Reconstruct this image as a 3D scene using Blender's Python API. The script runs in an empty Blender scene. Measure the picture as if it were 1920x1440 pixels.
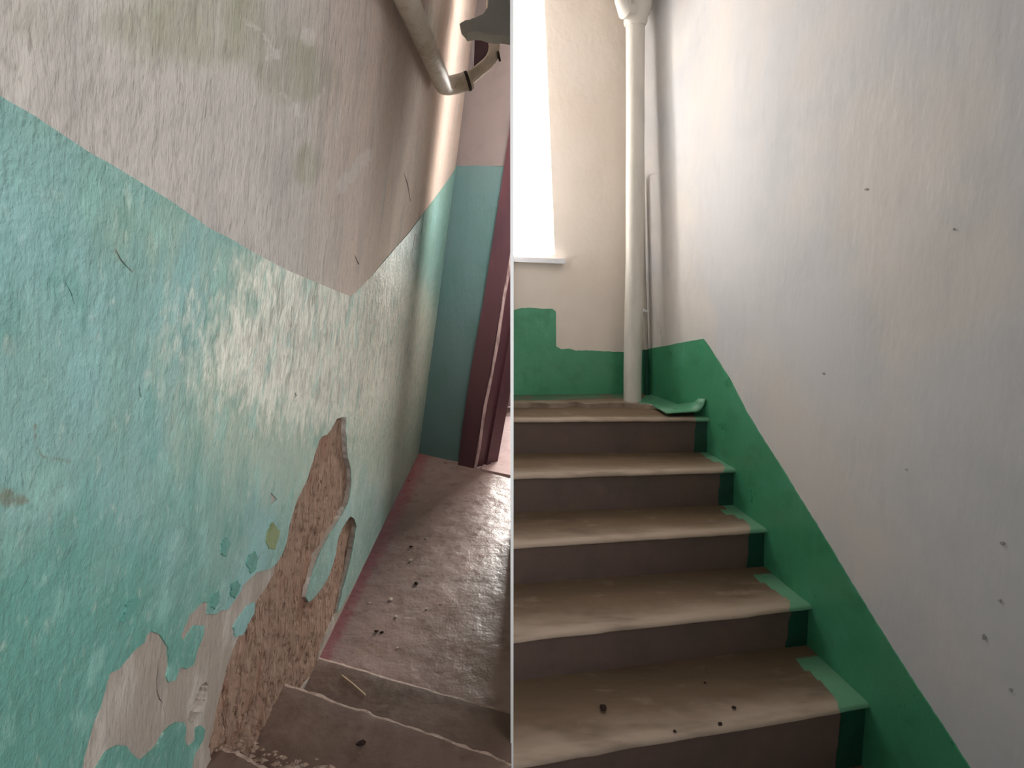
import bpy, bmesh, math, random
import numpy as np
from mathutils import Vector, Matrix
from mathutils.geometry import delaunay_2d_cdt

random.seed(7)
rng = np.random.default_rng(11)
S = bpy.context.scene
COL = S.collection

# ------------------------------------------------------------------ camera
F, CX, CY = 1100.0, 960.0, 720.0
PITCH = math.radians(11.0)
EYE = 1.8
cd = bpy.data.cameras.new('camera'); cam = bpy.data.objects.new('camera', cd)
COL.objects.link(cam); S.camera = cam
cd.sensor_fit = 'HORIZONTAL'; cd.sensor_width = 36.0; cd.lens = F / 1920 * 36
cd.clip_start = 0.01; cd.clip_end = 200
cam.location = (0, 0, EYE); cam.rotation_euler = (math.radians(90) - PITCH, 0, 0)

# ------------------------------------------------------------------ world and lights
w = bpy.data.worlds.new('world'); S.world = w; w.use_nodes = True
bg = w.node_tree.nodes['Background']
bg.inputs[0].default_value = (0.93, 0.96, 1.0, 1); bg.inputs[1].default_value = 0.15
S.view_settings.view_transform = 'Standard'; S.view_settings.look = 'None'
S.view_settings.gamma = 1.0; S.view_settings.use_curve_mapping = False
S.view_settings.exposure = 0.0


def area(name, loc, target, size, size_y, power, col):
    l = bpy.data.lights.new(name, 'AREA'); l.shape = 'RECTANGLE'
    l.size = size; l.size_y = size_y; l.energy = power; l.color = col
    o = bpy.data.objects.new(name, l); COL.objects.link(o)
    loc = Vector(loc) + Vector((0, 0, EYE)); target = Vector(target) + Vector((0, 0, EYE))
    o.location = loc
    o.rotation_euler = (target - loc).to_track_quat('-Z', 'Y').to_euler()
    return o


# daylight outside the doorway at the end of the old landing
area('door_daylight', (2.6, 14.0, 1.9), (-0.5, 2.0, -0.3), 4.6, 3.8, 3100, (1.0, 0.96, 0.9))
# added fill light on the old wall; no window stands here
a_ = area('old_wall_fill', (1.05, -0.25, 0.5), (-0.42, 1.0, -0.2), 1.2, 1.2, 7.8, (0.97, 0.98, 1.0))
a_.data.spread = math.radians(75)
# fill light added out of view to lift the repainted back wall
a_ = area('back_wall_fill', (0.55, 0.75, 1.8), (0.45, 2.9, 0.45), 0.8, 0.5, 1.5, (1.0, 0.95, 0.9))
a_.data.spread = math.radians(80)

# ------------------------------------------------------------------ geometry charts
cp, sp = math.cos(PITCH), math.sin(PITCH)


def rays(P):
    P = np.atleast_2d(np.asarray(P, float))
    a = (P[:, 0] - CX) / F; c = (CY - P[:, 1]) / F
    return np.stack([a, cp + sp * c, -sp + cp * c], 1)


def on_z(P, z):
    r = rays(P); return r * (z / r[:, 2])[:, None]


class Plane:
    """n.x = d, eye-relative; n points at the room"""
    def __init__(s, n, d):
        n = np.asarray(n, float); k = np.linalg.norm(n); s.n = n / k; s.d = d / k
        if s.d > 0: s.n, s.d = -s.n, -s.d      # the eye (0) is on the +n side
    @staticmethod
    def pts(a, b, c):
        n = np.cross(b - a, c - a); return Plane(n, n @ a)
    def __call__(s, P, h=0.0):
        r = rays(P); p = r * (s.d / (r @ s.n))[:, None]
        return p + np.outer(np.broadcast_to(h, len(p)), s.n)


class FloorPlane(Plane):
    def __init__(s, z): s.n = np.array([0, 0, 1.0]); s.d = z


# old stair: fitted to the stair corners seen against the wall
LZ = -1.35; LR = 0.178
A_ = np.concatenate([on_z((785, 850), LZ), on_z((605, 1230), LZ + LR), on_z((530, 1278), LZ + 2 * LR), on_z((410, 1410), LZ + 3 * LR)])
sol = np.linalg.lstsq(np.c_[np.ones(4), A_[:, 1:]], A_[:, 0], rcond=None)[0]
WL = Plane([1, -sol[1], -sol[2]], sol[0])
P0 = WL([(785, 850)])[0]; P0[2] = LZ
PB = on_z((868, 868), LZ)[0]
PT = WL([(872, 180)])[0]
WE = Plane.pts(P0, PB, PT)          # end wall with the door
FL = FloorPlane(LZ)

# repainted stair
RZ, RR = -0.63, 0.16
def fwall(y):
    y = np.asarray(y, float)
    far = 0.863 - 0.35 * (y - 2.46); near = 0.863 - 0.18 * (y - 2.46)
    k = 0.05; a = (y - 2.46) / k
    sm = 0.5 * (np.tanh(a) + 1)
    return near * (1 - sm) + far * sm
LEAN = -0.065
class CurvedWall:
    def __call__(s, P, h=0.0):
        r = rays(P); lo = np.full(len(r), 0.05); hi = np.full(len(r), 30.0)
        for _ in range(60):
            m = 0.5 * (lo + hi); q = r * m[:, None]
            g = q[:, 0] - (fwall(q[:, 1]) + LEAN * (q[:, 2] - RZ))
            lo = np.where(g < 0, m, lo); hi = np.where(g < 0, hi, m)
        q = r * lo[:, None]
        sl = (fwall(q[:, 1] + .01) - fwall(q[:, 1] - .01)) / .02
        n = np.stack([-np.ones(len(q)), sl, np.full(len(q), LEAN)], 1); n /= np.linalg.norm(n, axis=1)[:, None]
        return q + n * np.broadcast_to(h, len(q))[:, None]
WR = CurvedWall()
WB = Plane([-0.07, 1, 0], 2.89)
FR = FloorPlane(RZ)


# ------------------------------------------------------------------ noise, polygons
def vnoise(x, y, seed=0):
    xi = np.floor(x).astype(np.int64); yi = np.floor(y).astype(np.int64)
    fx = x - xi; fy = y - yi; fx = fx * fx * (3 - 2 * fx); fy = fy * fy * (3 - 2 * fy)
    def h(a, b):
        v = (a * 374761393 + b * 668265263 + seed * 974634777) & 0xffffffff
        v = ((v ^ (v >> 13)) * 1274126177) & 0xffffffff
        return ((v ^ (v >> 16)) & 0xffff) / 65535.0
    return (h(xi, yi) * (1 - fx) + h(xi + 1, yi) * fx) * (1 - fy) + (h(xi, yi + 1) * (1 - fx) + h(xi + 1, yi + 1) * fx) * fy
def fbm(x, y, o=4, seed=0):
    x = np.asarray(x, float); y = np.asarray(y, float)
    s = 0; a = 1; t = 0
    for i in range(o):
        s = s + a * vnoise(x, y, seed + i * 17); t += a; a *= 0.5; x = x * 2.03; y = y * 2.03
    return s / t
def inside(P, poly):
    P = np.asarray(P); poly = np.asarray(poly); x, y = P[:, 0], P[:, 1]; r = np.zeros(len(P), bool)
    x2, y2 = poly[-1]
    for x1, y1 in poly:
        c = (y1 > y) != (y2 > y)
        if c.any():
            r ^= c & (x < (x2 - x1) * (y - y1) / (y2 - y1 + 1e-12) + x1)
        x2, y2 = x1, y1
    return r
def rough(poly, step=5.0, amp=1.4, seed=1, closed=True, only=None):
    """densify a pixel outline and fray it"""
    out = []; n = len(poly)
    for i in range(n if closed else n - 1):
        a = np.array(poly[i], float); b = np.array(poly[(i + 1) % n], float); L = np.hypot(*(b - a))
        k = max(1, int(L / step))
        for j in range(k):
            p = a + (b - a) * j / k
            s = amp if (only is None or only(p)) else 0
            p = p + s * 2 * np.array([fbm(p[0] / 6, p[1] / 6, 3, seed) - .5, fbm(p[0] / 6, p[1] / 6, 3, seed + 5) - .5])
            out.append(tuple(p))
    if not closed: out.append(tuple(poly[-1]))
    return out
def seg_dist(P, pl):
    d = np.full(len(P), 1e9)
    for a, b in zip(pl[:-1], pl[1:]):
        a = np.array(a, float); b = np.array(b, float); ab = b - a
        t = np.clip(((P - a) @ ab) / (ab @ ab + 1e-9), 0, 1)
        d = np.minimum(d, np.hypot(*(P - a - t[:, None] * ab).T))
    return d
def blob(P, c, rx, ry, soft=.5):
    q = np.hypot((P[:, 0] - c[0]) / rx, (P[:, 1] - c[1]) / ry)
    return np.clip((1 - q) / soft, 0, 1)


# ------------------------------------------------------------------ objects
def tag(o, label=None, cat=None, group=None, kind=None):
    if label: o['label'] = label
    if cat: o['category'] = cat
    if group: o['group'] = group
    if kind: o['kind'] = kind
    return o
def link(name, me, m, parent=None, smooth=True):
    o = bpy.data.objects.new(name, me); COL.objects.link(o)
    if m is not None and not me.materials: me.materials.append(m)
    if smooth:
        me.polygons.foreach_set('use_smooth', [True] * len(me.polygons))
    if parent is not None:
        o.parent = parent; o.matrix_parent_inverse = Matrix.Translation(parent.location).inverted()
    return o
def mesh(name, V, Fc, m, parent=None, smooth=True, sharp=None):
    me = bpy.data.meshes.new(name)
    V = np.asarray(V, float) + np.array([0, 0, EYE])
    me.from_pydata(V.tolist(), [], [tuple(int(i) for i in f) for f in Fc]); me.update()
    bm = bmesh.new(); bm.from_mesh(me); bmesh.ops.recalc_face_normals(bm, faces=bm.faces); bm.to_mesh(me); bm.free()
    o = link(name, me, m, parent, smooth)
    if sharp is not None:
        me.set_sharp_from_angle(angle=math.radians(sharp))
    return o
def empty(name, p):
    o = bpy.data.objects.new(name, None); o.empty_display_size = .05; COL.objects.link(o)
    o.location = (p[0], p[1], p[2] + EYE); return o


def layer(name, chart, outline, holes, h, thick, m, parent=None, grid=None, disp=None, attrs=None, smooth_angle=40):
    """a coat of material on a surface: front at h, rim going down by thick. outline in chart pixels"""
    pts = list(outline); edges = [(i, (i + 1) % len(outline)) for i in range(len(outline))]
    for hp in holes:
        b = len(pts); pts += list(hp); edges += [(b + i, b + (i + 1) % len(hp)) for i in range(len(hp))]
    nb = len(pts)
    if grid:
        x0, x1, y0, y1, st = grid
        gx, gy = np.meshgrid(np.arange(x0, x1, st), np.arange(y0, y1, st))
        g = np.stack([gx.ravel(), gy.ravel()], 1).astype(float); g += rng.uniform(-.3, .3, g.shape) * st
        k = inside(g, outline)
        for hp in holes: k &= ~inside(g, hp)
        pts += [tuple(q) for q in g[k]]
    r = delaunay_2d_cdt([Vector((float(a), float(b))) for a, b in pts], edges, [], 0, 1e-5)
    P = np.array([(v.x, v.y) for v in r[0]]); T = np.array([list(f) for f in r[2]])
    c = P[T].mean(1); k = inside(c, outline)
    for hp in holes: k &= ~inside(c, hp)
    T = T[k]
    used = np.unique(T); mp = -np.ones(len(P), int); mp[used] = np.arange(len(used)); P = P[used]; T = mp[T]
    e = {}
    for f in T:
        for a, b in ((f[0], f[1]), (f[1], f[2]), (f[2], f[0])):
            q = (min(a, b), max(a, b)); e[q] = e.get(q, 0) + 1
    be = [q for q, n in e.items() if n == 1]
    H = np.full(len(P), h, float)
    if disp is not None: H = H + disp(P)
    V = chart(P, H); Fc = [tuple(f) for f in T]; PP = P
    if thick:
        bv = sorted({i for q in be for i in q}); bm_ = {i: len(P) + j for j, i in enumerate(bv)}
        V = np.concatenate([V, chart(P[bv], h - thick)]); PP = np.concatenate([P, P[bv]])
        Fc += [(a, b, bm_[b], bm_[a]) for a, b in be]
    me = bpy.data.meshes.new(name)
    me.from_pydata((V + np.array([0, 0, EYE])).tolist(), [], [tuple(int(i) for i in f) for f in Fc]); me.update()
    bm = bmesh.new(); bm.from_mesh(me); bmesh.ops.recalc_face_normals(bm, faces=bm.faces)
    bm.faces.ensure_lookup_table()
    # front of the sheet must look at the eye
    f = bm.faces[0]
    if f.normal.dot(Vector((0, 0, EYE)) - f.calc_center_median()) < 0: bmesh.ops.reverse_faces(bm, faces=bm.faces)
    bm.to_mesh(me); bm.free()
    if attrs:
        for an, fn in attrs.items():
            at = me.attributes.new(an, 'FLOAT', 'POINT'); at.data.foreach_set('value', np.clip(fn(PP), 0, 1).astype(np.float32))
    o = link(name, me, m, parent, True)
    me.set_sharp_from_angle(angle=math.radians(smooth_angle))
    return o


def tube(name, path, rad, m, parent=None, seg=14, caps=True, wob=0.0):
    path = [np.array(p, float) for p in path]; n = len(path)
    rad = [rad] * n if np.isscalar(rad) else rad
    V = []; Fc = []; u = None
    for i, p in enumerate(path):
        t = path[min(i + 1, n - 1)] - path[max(i - 1, 0)]; t /= np.linalg.norm(t)
        if u is None:
            u = np.cross(t, [0.3, 0.9, 0.2]); u /= np.linalg.norm(u)
        u = u - t * (u @ t); u /= np.linalg.norm(u); v = np.cross(t, u)
        for j in range(seg):
            a = 2 * math.pi * j / seg
            rr = rad[i] * (1 + wob * (random.random() - .5))
            V.append(p + rr * (math.cos(a) * u + math.sin(a) * v))
    for i in range(n - 1):
        for j in range(seg):
            k = (j + 1) % seg
            Fc.append((i * seg + j, i * seg + k, (i + 1) * seg + k, (i + 1) * seg + j))
    if caps:
        Fc.append(tuple(range(seg))); Fc.append(tuple(range((n - 1) * seg, n * seg)))
    return mesh(name, V, Fc, m, parent, True, 50)
def bend(pts, rads, n=7):
    """polyline with rounded corners"""
    pts = [np.array(p, float) for p in pts]; out = [pts[0]]
    for i in range(1, len(pts) - 1):
        a, b, c = pts[i - 1], pts[i], pts[i + 1]; r = rads
        d1 = (a - b) / np.linalg.norm(a - b); d2 = (c - b) / np.linalg.norm(c - b)
        s, e = b + d1 * r, b + d2 * r
        for j in range(n + 1):
            t = j / n; out.append((1 - t) ** 2 * s + 2 * t * (1 - t) * b + t * t * e)
    out.append(pts[-1]); return out
def prism(name, base, up, m, parent=None, smooth=False):
    """solid between a polygon (list of xyz) and the same polygon moved by up"""
    n = len(base); b = np.asarray(base, float); V = np.concatenate([b, b + np.asarray(up, float)])
    Fc = [tuple(range(n)), tuple(range(n, 2 * n))] + [(i, (i + 1) % n, n + (i + 1) % n, n + i) for i in range(n)]
    return mesh(name, V, Fc, m, parent, smooth)


# ------------------------------------------------------------------ materials
def lin(c):
    return tuple(((v / 255) / 12.92 if v / 255 <= .04045 else ((v / 255 + .055) / 1.055) ** 2.4) for v in c) + (1,)
class Mat:
    def __init__(s, name, base, rough=.6, spec=.5):
        s.m = bpy.data.materials.new(name); s.m.use_nodes = True; s.nt = s.m.node_tree; s.N = s.nt.nodes; s.L = s.nt.links
        s.b = s.N['Principled BSDF']; s.b.inputs['Roughness'].default_value = rough
        s.b.inputs['Specular IOR Level'].default_value = spec
        s.pos = s.N.new('ShaderNodeNewGeometry').outputs['Position']
        rgb = s.N.new('ShaderNodeRGB'); rgb.outputs[0].default_value = lin(base); s.c = rgb.outputs[0]; s.h = None; s.r = None
    def coord(s, st):
        mp = s.N.new('ShaderNodeMapping'); mp.inputs['Scale'].default_value = st; s.L.new(s.pos, mp.inputs[0]); return mp.outputs[0]
    def noise(s, scale, stretch=(1, 1, 1), detail=3, rough=.6, dist=0.0):
        n = s.N.new('ShaderNodeTexNoise'); n.inputs['Scale'].default_value = scale; n.inputs['Detail'].default_value = detail
        n.inputs['Roughness'].default_value = rough; n.inputs['Distortion'].default_value = dist
        s.L.new(s.coord(stretch), n.inputs['Vector']); return n.outputs['Fac']
    def ramp(s, f, lo, hi):
        r = s.N.new('ShaderNodeMapRange'); r.inputs['From Min'].default_value = lo; r.inputs['From Max'].default_value = hi
        r.interpolation_type = 'SMOOTHSTEP'; s.L.new(f, r.inputs[0]); return r.outputs[0]
    def math(s, op, a, b):
        n = s.N.new('ShaderNodeMath'); n.operation = op
        for i, v in enumerate((a, b)):
            if isinstance(v, (int, float)): n.inputs[i].default_value = v
            else: s.L.new(v, n.inputs[i])
        return n.outputs[0]
    def attr(s, name):
        n = s.N.new('ShaderNodeAttribute'); n.attribute_name = name; return n.outputs['Fac']
    def mix(s, col, fac, k=1.0):
        n = s.N.new('ShaderNodeMix'); n.data_type = 'RGBA'
        if k != 1.0: fac = s.math('MULTIPLY', fac, k)
        if isinstance(fac, (int, float)): n.inputs[0].default_value = fac
        else: s.L.new(fac, n.inputs[0])
        s.L.new(s.c, n.inputs[6]); n.inputs[7].default_value = lin(col); s.c = n.outputs[2]; return s
    def spots(s, col, scale, lo, hi, k=1.0, stretch=(1, 1, 1), detail=3.5, dist=0.0):
        return s.mix(col, s.ramp(s.noise(scale, stretch, detail, .6, dist), lo, hi), k)
    def worn(s, col, an, scale=40, amt=.5, lo=.35, hi=.65, k=1.0, stretch=(1, 1, 1)):
        """attribute mask broken up with noise"""
        v = s.math('ADD', s.attr(an), s.math('MULTIPLY', s.math('SUBTRACT', s.noise(scale, stretch), .5), amt))
        return s.mix(col, s.ramp(v, lo, hi), k)
    def pits(s, col, an, scale, lo, hi, k=1.0, stretch=(1, 1, 1)):
        return s.mix(col, s.math('MULTIPLY', s.attr(an), s.ramp(s.noise(scale, stretch), lo, hi)), k)
    def bump(s, scale, dist, stretch=(1, 1, 1), detail=3, strength=1.0, an=None):
        n = s.N.new('ShaderNodeBump'); n.inputs['Distance'].default_value = dist; n.inputs['Strength'].default_value = strength
        f = s.noise(scale, stretch, detail)
        if an: f = s.math('MULTIPLY', f, s.attr(an))
        s.L.new(f, n.inputs['Height'])
        if s.h is not None: s.L.new(s.h, n.inputs['Normal'])
        s.h = n.outputs[0]; return s
    def roughvar(s, scale, lo, hi, stretch=(1, 1, 1)):
        r = s.N.new('ShaderNodeMapRange'); r.inputs['From Min'].default_value = .3; r.inputs['From Max'].default_value = .7
        r.inputs['To Min'].default_value = lo; r.inputs['To Max'].default_value = hi
        s.L.new(s.noise(scale, stretch), r.inputs[0]); s.L.new(r.outputs[0], s.b.inputs['Roughness']); return s
    def done(s):
        s.L.new(s.c, s.b.inputs['Base Color'])
        if s.h is not None: s.L.new(s.h, s.b.inputs['Normal'])
        return s.m

V_ = (1, 1, .28)     # streaks that run down a wall
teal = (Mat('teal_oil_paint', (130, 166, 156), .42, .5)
        .spots((140, 180, 178), 3.0, .45, .65, .8)
        .worn((98, 154, 141), 'deep', 9, .8, .35, .75, .85)
        .worn((176, 190, 172), 'fade', 14, .9, .3, .8, .8, V_)
        .worn((238, 234, 218), 'wear_glare', 62, 1.7, .1, 1.0, .9, (1, 1, .55)).pits((150, 150, 138), 'wear_glare', 24, .56, .66, .6, (1, 1, .45)).pits((118, 116, 104), 'wear_glare', 60, .62, .7, .6, (1, 1, .4))
        .worn((178, 170, 162), 'wear_glare', 55, 1.6, .9, 1.2, .5, (1, 1, .4))
        .spots((150, 194, 183), 20, .52, .68, .5, (1, 1, .7)).spots((92, 146, 134), 17, .55, .7, .45, (1, 1, .6)).spots((86, 138, 126), 26, .60, .74, .35, V_).spots((168, 200, 188), 60, .6, .75, .4).spots((96, 134, 124), 130, .56, .72, .4, V_).spots((104, 138, 126), 280, .56, .7, .35, V_)
        .worn((120, 116, 98), 'stain', 80, 1.4, .35, 1.0, .7)
        .bump(7, .006, (1, 1, .6), 4).bump(45, .003, (1, 1, .4), 4).bump(110, .0022, (1, 1, .8), 4).bump(220, .001, (1, 1, .6), 4)
        .bump(38, .007, (1, 1, .45), 4, 1.0, 'wear_glare')
        .roughvar(20, .33, .6).done())
plaster = (Mat('old_whitewash', (186, 178, 170), .85, .2)
           .worn((160, 148, 136), 'bare', 12, .5, .35, .65, 1.0)
           .worn((206, 184, 170), 'pink', 5, .6, .3, .8, .8)
           .worn((152, 150, 126), 'mildew', 16, 1.5, .3, 1.3, .75, V_)
           .spots((158, 150, 146), 9, .5, .72, .5, V_).spots((206, 199, 190), 14, .52, .7, .45, V_)
           .spots((126, 116, 108), 90, .66, .74, .5, V_).spots((150, 142, 134), 130, .5, .7, .5, V_).spots((140, 132, 124), 300, .55, .7, .4, V_)
           .worn((210, 202, 196), 'scuff', 70, 1.2, .4, 1.0, .5)
           .bump(8, .006, (1, 1, .6), 4).bump(50, .004, V_, 4).bump(180, .0016, (1, 1, .4), 4).done())
masonry_m = (Mat('crumbled_masonry', (156, 129, 112), .95, .1)
             .spots((178, 150, 130), 45, .5, .68, .8, (1, 1, .3)).spots((112, 80, 64), 70, .5, .66, .75, (1, 1, .22))
             .spots((150, 106, 88), 12, .52, .72, .5, (1, 1, .4)).spots((70, 48, 38), 110, .58, .68, .75, (1, 1, .25)).spots((190, 166, 148), 160, .6, .7, .6, (1, 1, .3))
             .bump(70, .006, (1, 1, .22), 5).bump(190, .004, (1, 1, .3), 5).done())
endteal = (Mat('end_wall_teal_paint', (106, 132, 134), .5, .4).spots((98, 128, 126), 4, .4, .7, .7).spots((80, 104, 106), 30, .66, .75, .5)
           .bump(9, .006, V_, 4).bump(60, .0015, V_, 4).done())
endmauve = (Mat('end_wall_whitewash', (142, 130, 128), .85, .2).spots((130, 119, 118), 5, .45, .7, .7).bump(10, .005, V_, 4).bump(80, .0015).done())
maroon = (Mat('maroon_door_paint', (92, 58, 66), .4, .5).spots((74, 48, 58), 6, .45, .7, .7, V_).spots((120, 80, 84), 40, .62, .75, .5, V_)
          .bump(20, .002, V_, 4).done())
palewood = Mat('bare_cracked_edge', (196, 168, 168), .7).spots((110, 76, 80), 30, .5, .66, .8, (1, 1, .2)).bump(50, .003, V_).done()
landing_m = (Mat('worn_brown_landing', (162, 135, 128), .38, .5)
             .spots((168, 146, 140), 5, .45, .7, .8).spots((122, 98, 90), 9, .5, .72, .7).spots((120, 92, 66), 4, .55, .75, .5)
             .worn((156, 86, 90), 'red', 30, 1.2, .2, .9, .8)
             .spots((186, 168, 164), 50, .68, .76, .6).spots((70, 52, 48), 70, .66, .74, .6)
             .bump(6, .012, (1, 1, 1), 4).bump(26, .002, (1, .6, 1), 5).bump(120, .0006).roughvar(14, .26, .55).done())
step_m = (Mat('worn_brown_step', (104, 84, 74), .55, .4)
          .spots((124, 104, 94), 7, .45, .7, .8).spots((78, 60, 50), 10, .5, .7, .7)
          .spots((150, 134, 122), 70, .68, .76, .5).spots((56, 42, 36), 80, .66, .74, .6)
          .bump(8, .006).bump(40, .002).done())
nosing_m = (Mat('bare_nosing_concrete', (176, 152, 138), .6, .4).spots((128, 104, 92), 30, .45, .65, .8).spots((216, 198, 186), 60, .55, .7, .7)
            .bump(60, .004).done())
pipe_m = (Mat('flaking_cream_pipe_paint', (236, 227, 212), .45, .5).spots((206, 196, 170), 14, .5, .68, .8)
          .spots((110, 96, 76), 60, .64, .72, .7).spots((228, 220, 208), 40, .58, .7, .7).bump(40, .003).bump(150, .001).done())
weld_m = Mat('dark_weld', (60, 48, 40), .7).bump(120, .002).done()
slab_m = (Mat('grey_slab_paint', (212, 215, 210), .7, .3).spots((198, 204, 200), 6, .4, .7, .8).spots((216, 208, 204), 8, .55, .75, .5).bump(14, .004).done())
dark_m = Mat('chase_shade', (58, 42, 44), .9, .1).bump(40, .004).done()  # dark tone paints in the shade inside the recess
pinkwall_m = Mat('pink_outer_plaster', (214, 182, 178), .8, .2).spots((196, 160, 160), 6, .45, .7, .7).bump(20, .003).done()
chip_m = Mat('pale_plaster_chip', (206, 192, 180), .85, .2).bump(80, .002).done()
crumb_m = Mat('dark_crumb', (48, 36, 32), .9, .1).bump(80, .002).done()
stick_m = Mat('pale_wood', (206, 180, 146), .6).done()

white_m = (Mat('repainted_white_wall', (206, 204, 204), .6, .3).spots((195, 195, 197), 3, .4, .7, .7).spots((220, 210, 200), 1.6, .45, .65, .6)
           .spots((196, 190, 190), 12, .6, .75, .4, V_).bump(4, .006, (1, 1, .6), 4).bump(30, .0012, V_, 4).done())
cream_m = (Mat('repainted_cream_wall', (228, 216, 204), .65, .3).spots((220, 206, 192), 3, .4, .7, .7).bump(5, .005, (1, 1, .6), 4).bump(40, .001).done())
green_m = (Mat('green_oil_paint', (68, 146, 106), .3, .6).spots((80, 156, 120), 5, .45, .7, .8).spots((56, 128, 88), 8, .5, .72, .7)
           .bump(8, .005, (1, 1, .7), 4).bump(60, .0008).roughvar(10, .26, .45).done())
greenpale_m = (Mat('scuffed_green_paint', (88, 150, 116), .4, .5).spots((120, 160, 136), 14, .45, .7, .8).spots((50, 110, 74), 20, .55, .7, .6).bump(40, .002).done())
tread_m = (Mat('bare_tread', (106, 87, 68), .7, .3).worn((166, 148, 132), 'front', 12, .35, .45, .95, .9, (.4, 1, 1))
           .spots((86, 68, 52), 8, .5, .72, .6, (.3, 1, 1)).spots((140, 122, 104), 20, .55, .72, .5, (.4, 1, 1)).spots((60, 48, 40), 90, .7, .76, .6)
           .worn((96, 146, 116), 'green', 40, .3, .4, .6, 1.0).bump(20, .003, (.5, 1, 1)).done())
riser_m = (Mat('grimy_riser', (98, 80, 73), .7, .3).spots((86, 74, 66), 6, .45, .7, .8).spots((108, 88, 74), 9, .5, .72, .6).spots((50, 40, 38), 70, .68, .75, .5)
           .bump(14, .003).done())
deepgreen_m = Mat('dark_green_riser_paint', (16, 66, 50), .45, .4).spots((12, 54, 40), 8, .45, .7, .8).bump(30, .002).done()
rpipe_m = (Mat('white_riser_pipe_paint', (206, 200, 190), .4, .5).spots((188, 182, 172), 10, .45, .7, .7, V_).bump(30, .002).done())
sill_m = Mat('white_sill_paint', (222, 222, 226), .5, .4).bump(30, .001).done()
panel_m = Mat('white_divider_paint', (250, 250, 250), .5, .3).bump(30, .0004).done()
glow = bpy.data.materials.new('daylit_frosted_pane'); glow.use_nodes = True
gb = glow.node_tree.nodes['Principled BSDF']; gb.inputs['Base Color'].default_value = (.9, .9, .92, 1); gb.inputs['Roughness'].default_value = .3
gb.inputs['Emission Color'].default_value = (1, .965, .92, 1); gb.inputs['Emission Strength'].default_value = 20

# ================================================================== THE OLD STAIR
# ---- pixel outlines (traced on the wall; each is put on the real surface below)
hole1_right = [(648, 783), (648, 800), (650, 840), (652, 860), (657, 880), (658, 905), (655, 928), (650, 945), (640, 965), (628, 985), (615, 1005),
               (605, 1025), (595, 1045), (588, 1065), (582, 1085), (577, 1105), (573, 1120), (578, 1129)]
tongue_right = [(586, 1122), (600, 1105), (612, 1085), (622, 1060), (628, 1040), (632, 1010), (640, 990), (650, 975), (655, 968)]
hole2_right = [(662, 972), (667, 985), (664, 1005), (660, 1030), (655, 1055), (648, 1080), (642, 1100), (637, 1125), (631, 1148)]
hole1_left = [(640, 782), (630, 785), (622, 800), (612, 815), (603, 818), (597, 826), (590, 845), (583, 870), (575, 895), (566, 915), (557, 935),
              (548, 960), (541, 985), (538, 1005), (533, 1025), (527, 1040), (518, 1056)]
mas_left = [(512, 1080), (500, 1100), (485, 1120), (470, 1150), (455, 1180), (445, 1200), (435, 1220), (425, 1250), (415, 1290), (405, 1330), (398, 1370),
            (390, 1400), (396, 1425), (400, 1450)]
mas_poly = ([(640, 782)] + hole1_right + tongue_right + hole2_right + [(622, 1168), (612, 1188), (605, 1208), (598, 1228), (594, 1250), (560, 1300), (500, 1400), (470, 1500), (400, 1500)]
            + mas_left[::-1] + hole1_left[::-1][:-1])
gouge = [(385, 1279), (390, 1283), (389, 1297), (384, 1318), (378, 1335), (368, 1345), (358, 1356), (352, 1350), (356, 1335), (362, 1318), (370, 1300), (376, 1285)]
def crack(pl, w):
    pl = [np.array(p, float) for p in pl]; a = []; b = []
    for i, p in enumerate(pl):
        t = pl[min(i + 1, len(pl) - 1)] - pl[max(i - 1, 0)]; t /= np.hypot(*t); n = np.array([-t[1], t[0]])
        k = w * (0.25 if i in (0, len(pl) - 1) else 1)
        a.append(tuple(p + n * k)); b.append(tuple(p - n * k))
    return a + b[::-1]
cracks = [crack([(297, 1236), (296, 1258), (294, 1276), (295, 1298), (299, 1311), (305, 1318)], 1.3),
          crack([(306, 1326), (309, 1340), (307, 1358)], .8), crack([(757, 325), (764, 345), (770, 378)], 1.0), crack([(730, 345), (727, 366)], .8),
          crack([(665, 478), (673, 496), (667, 514)], 1.3), crack([(470, 30), (462, 48)], .8), crack([(640, 250), (645, 275)], .7)]
teal_cracks = [crack([(545, 576), (541, 612)], 1.6), crack([(551, 737), (553, 743), (552, 750)], 3), crack([(118, 528), (128, 548), (135, 570)], 1.0), crack([(778, 438), (771, 474)], 1.3),
               crack([(794, 402), (789, 440)], 1.0), crack([(358, 442), (360, 470)], .9), crack([(259, 726), (262, 745), (257, 770)], 1.8), crack([(506, 925), (513, 936), (506, 946)], 5),
               crack([(211, 468), (222, 488), (242, 509)], 1.2), crack([(440, 1020), (436, 1040)], 1.4), crack([(428, 1060), (425, 1085)], 1.6), crack([(326, 1148), (322, 1166)], 1.6), crack([(204, 1250), (201, 1262)], 2)]
peel = [(505, 1066), (480, 1072), (453, 1098), (450, 1108), (426, 1143), (411, 1144), (403, 1151), (387, 1151), (389, 1129), (378, 1129), (353, 1154), (342, 1179),
        (337, 1190), (342, 1204), (350, 1190), (362, 1172), (381, 1173), (378, 1195), (367, 1220), (362, 1245), (348, 1254), (342, 1251), (334, 1254), (324, 1276),
        (312, 1278), (309, 1270), (314, 1245), (312, 1212), (298, 1190), (281, 1183), (271, 1190), (267, 1204), (250, 1218), (237, 1234), (220, 1254), (203, 1262),
        (195, 1290), (184, 1326), (170, 1360), (159, 1395), (152, 1420), (150, 1450)]
base_line = [(785, 850), (600, 1230)]
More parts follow.
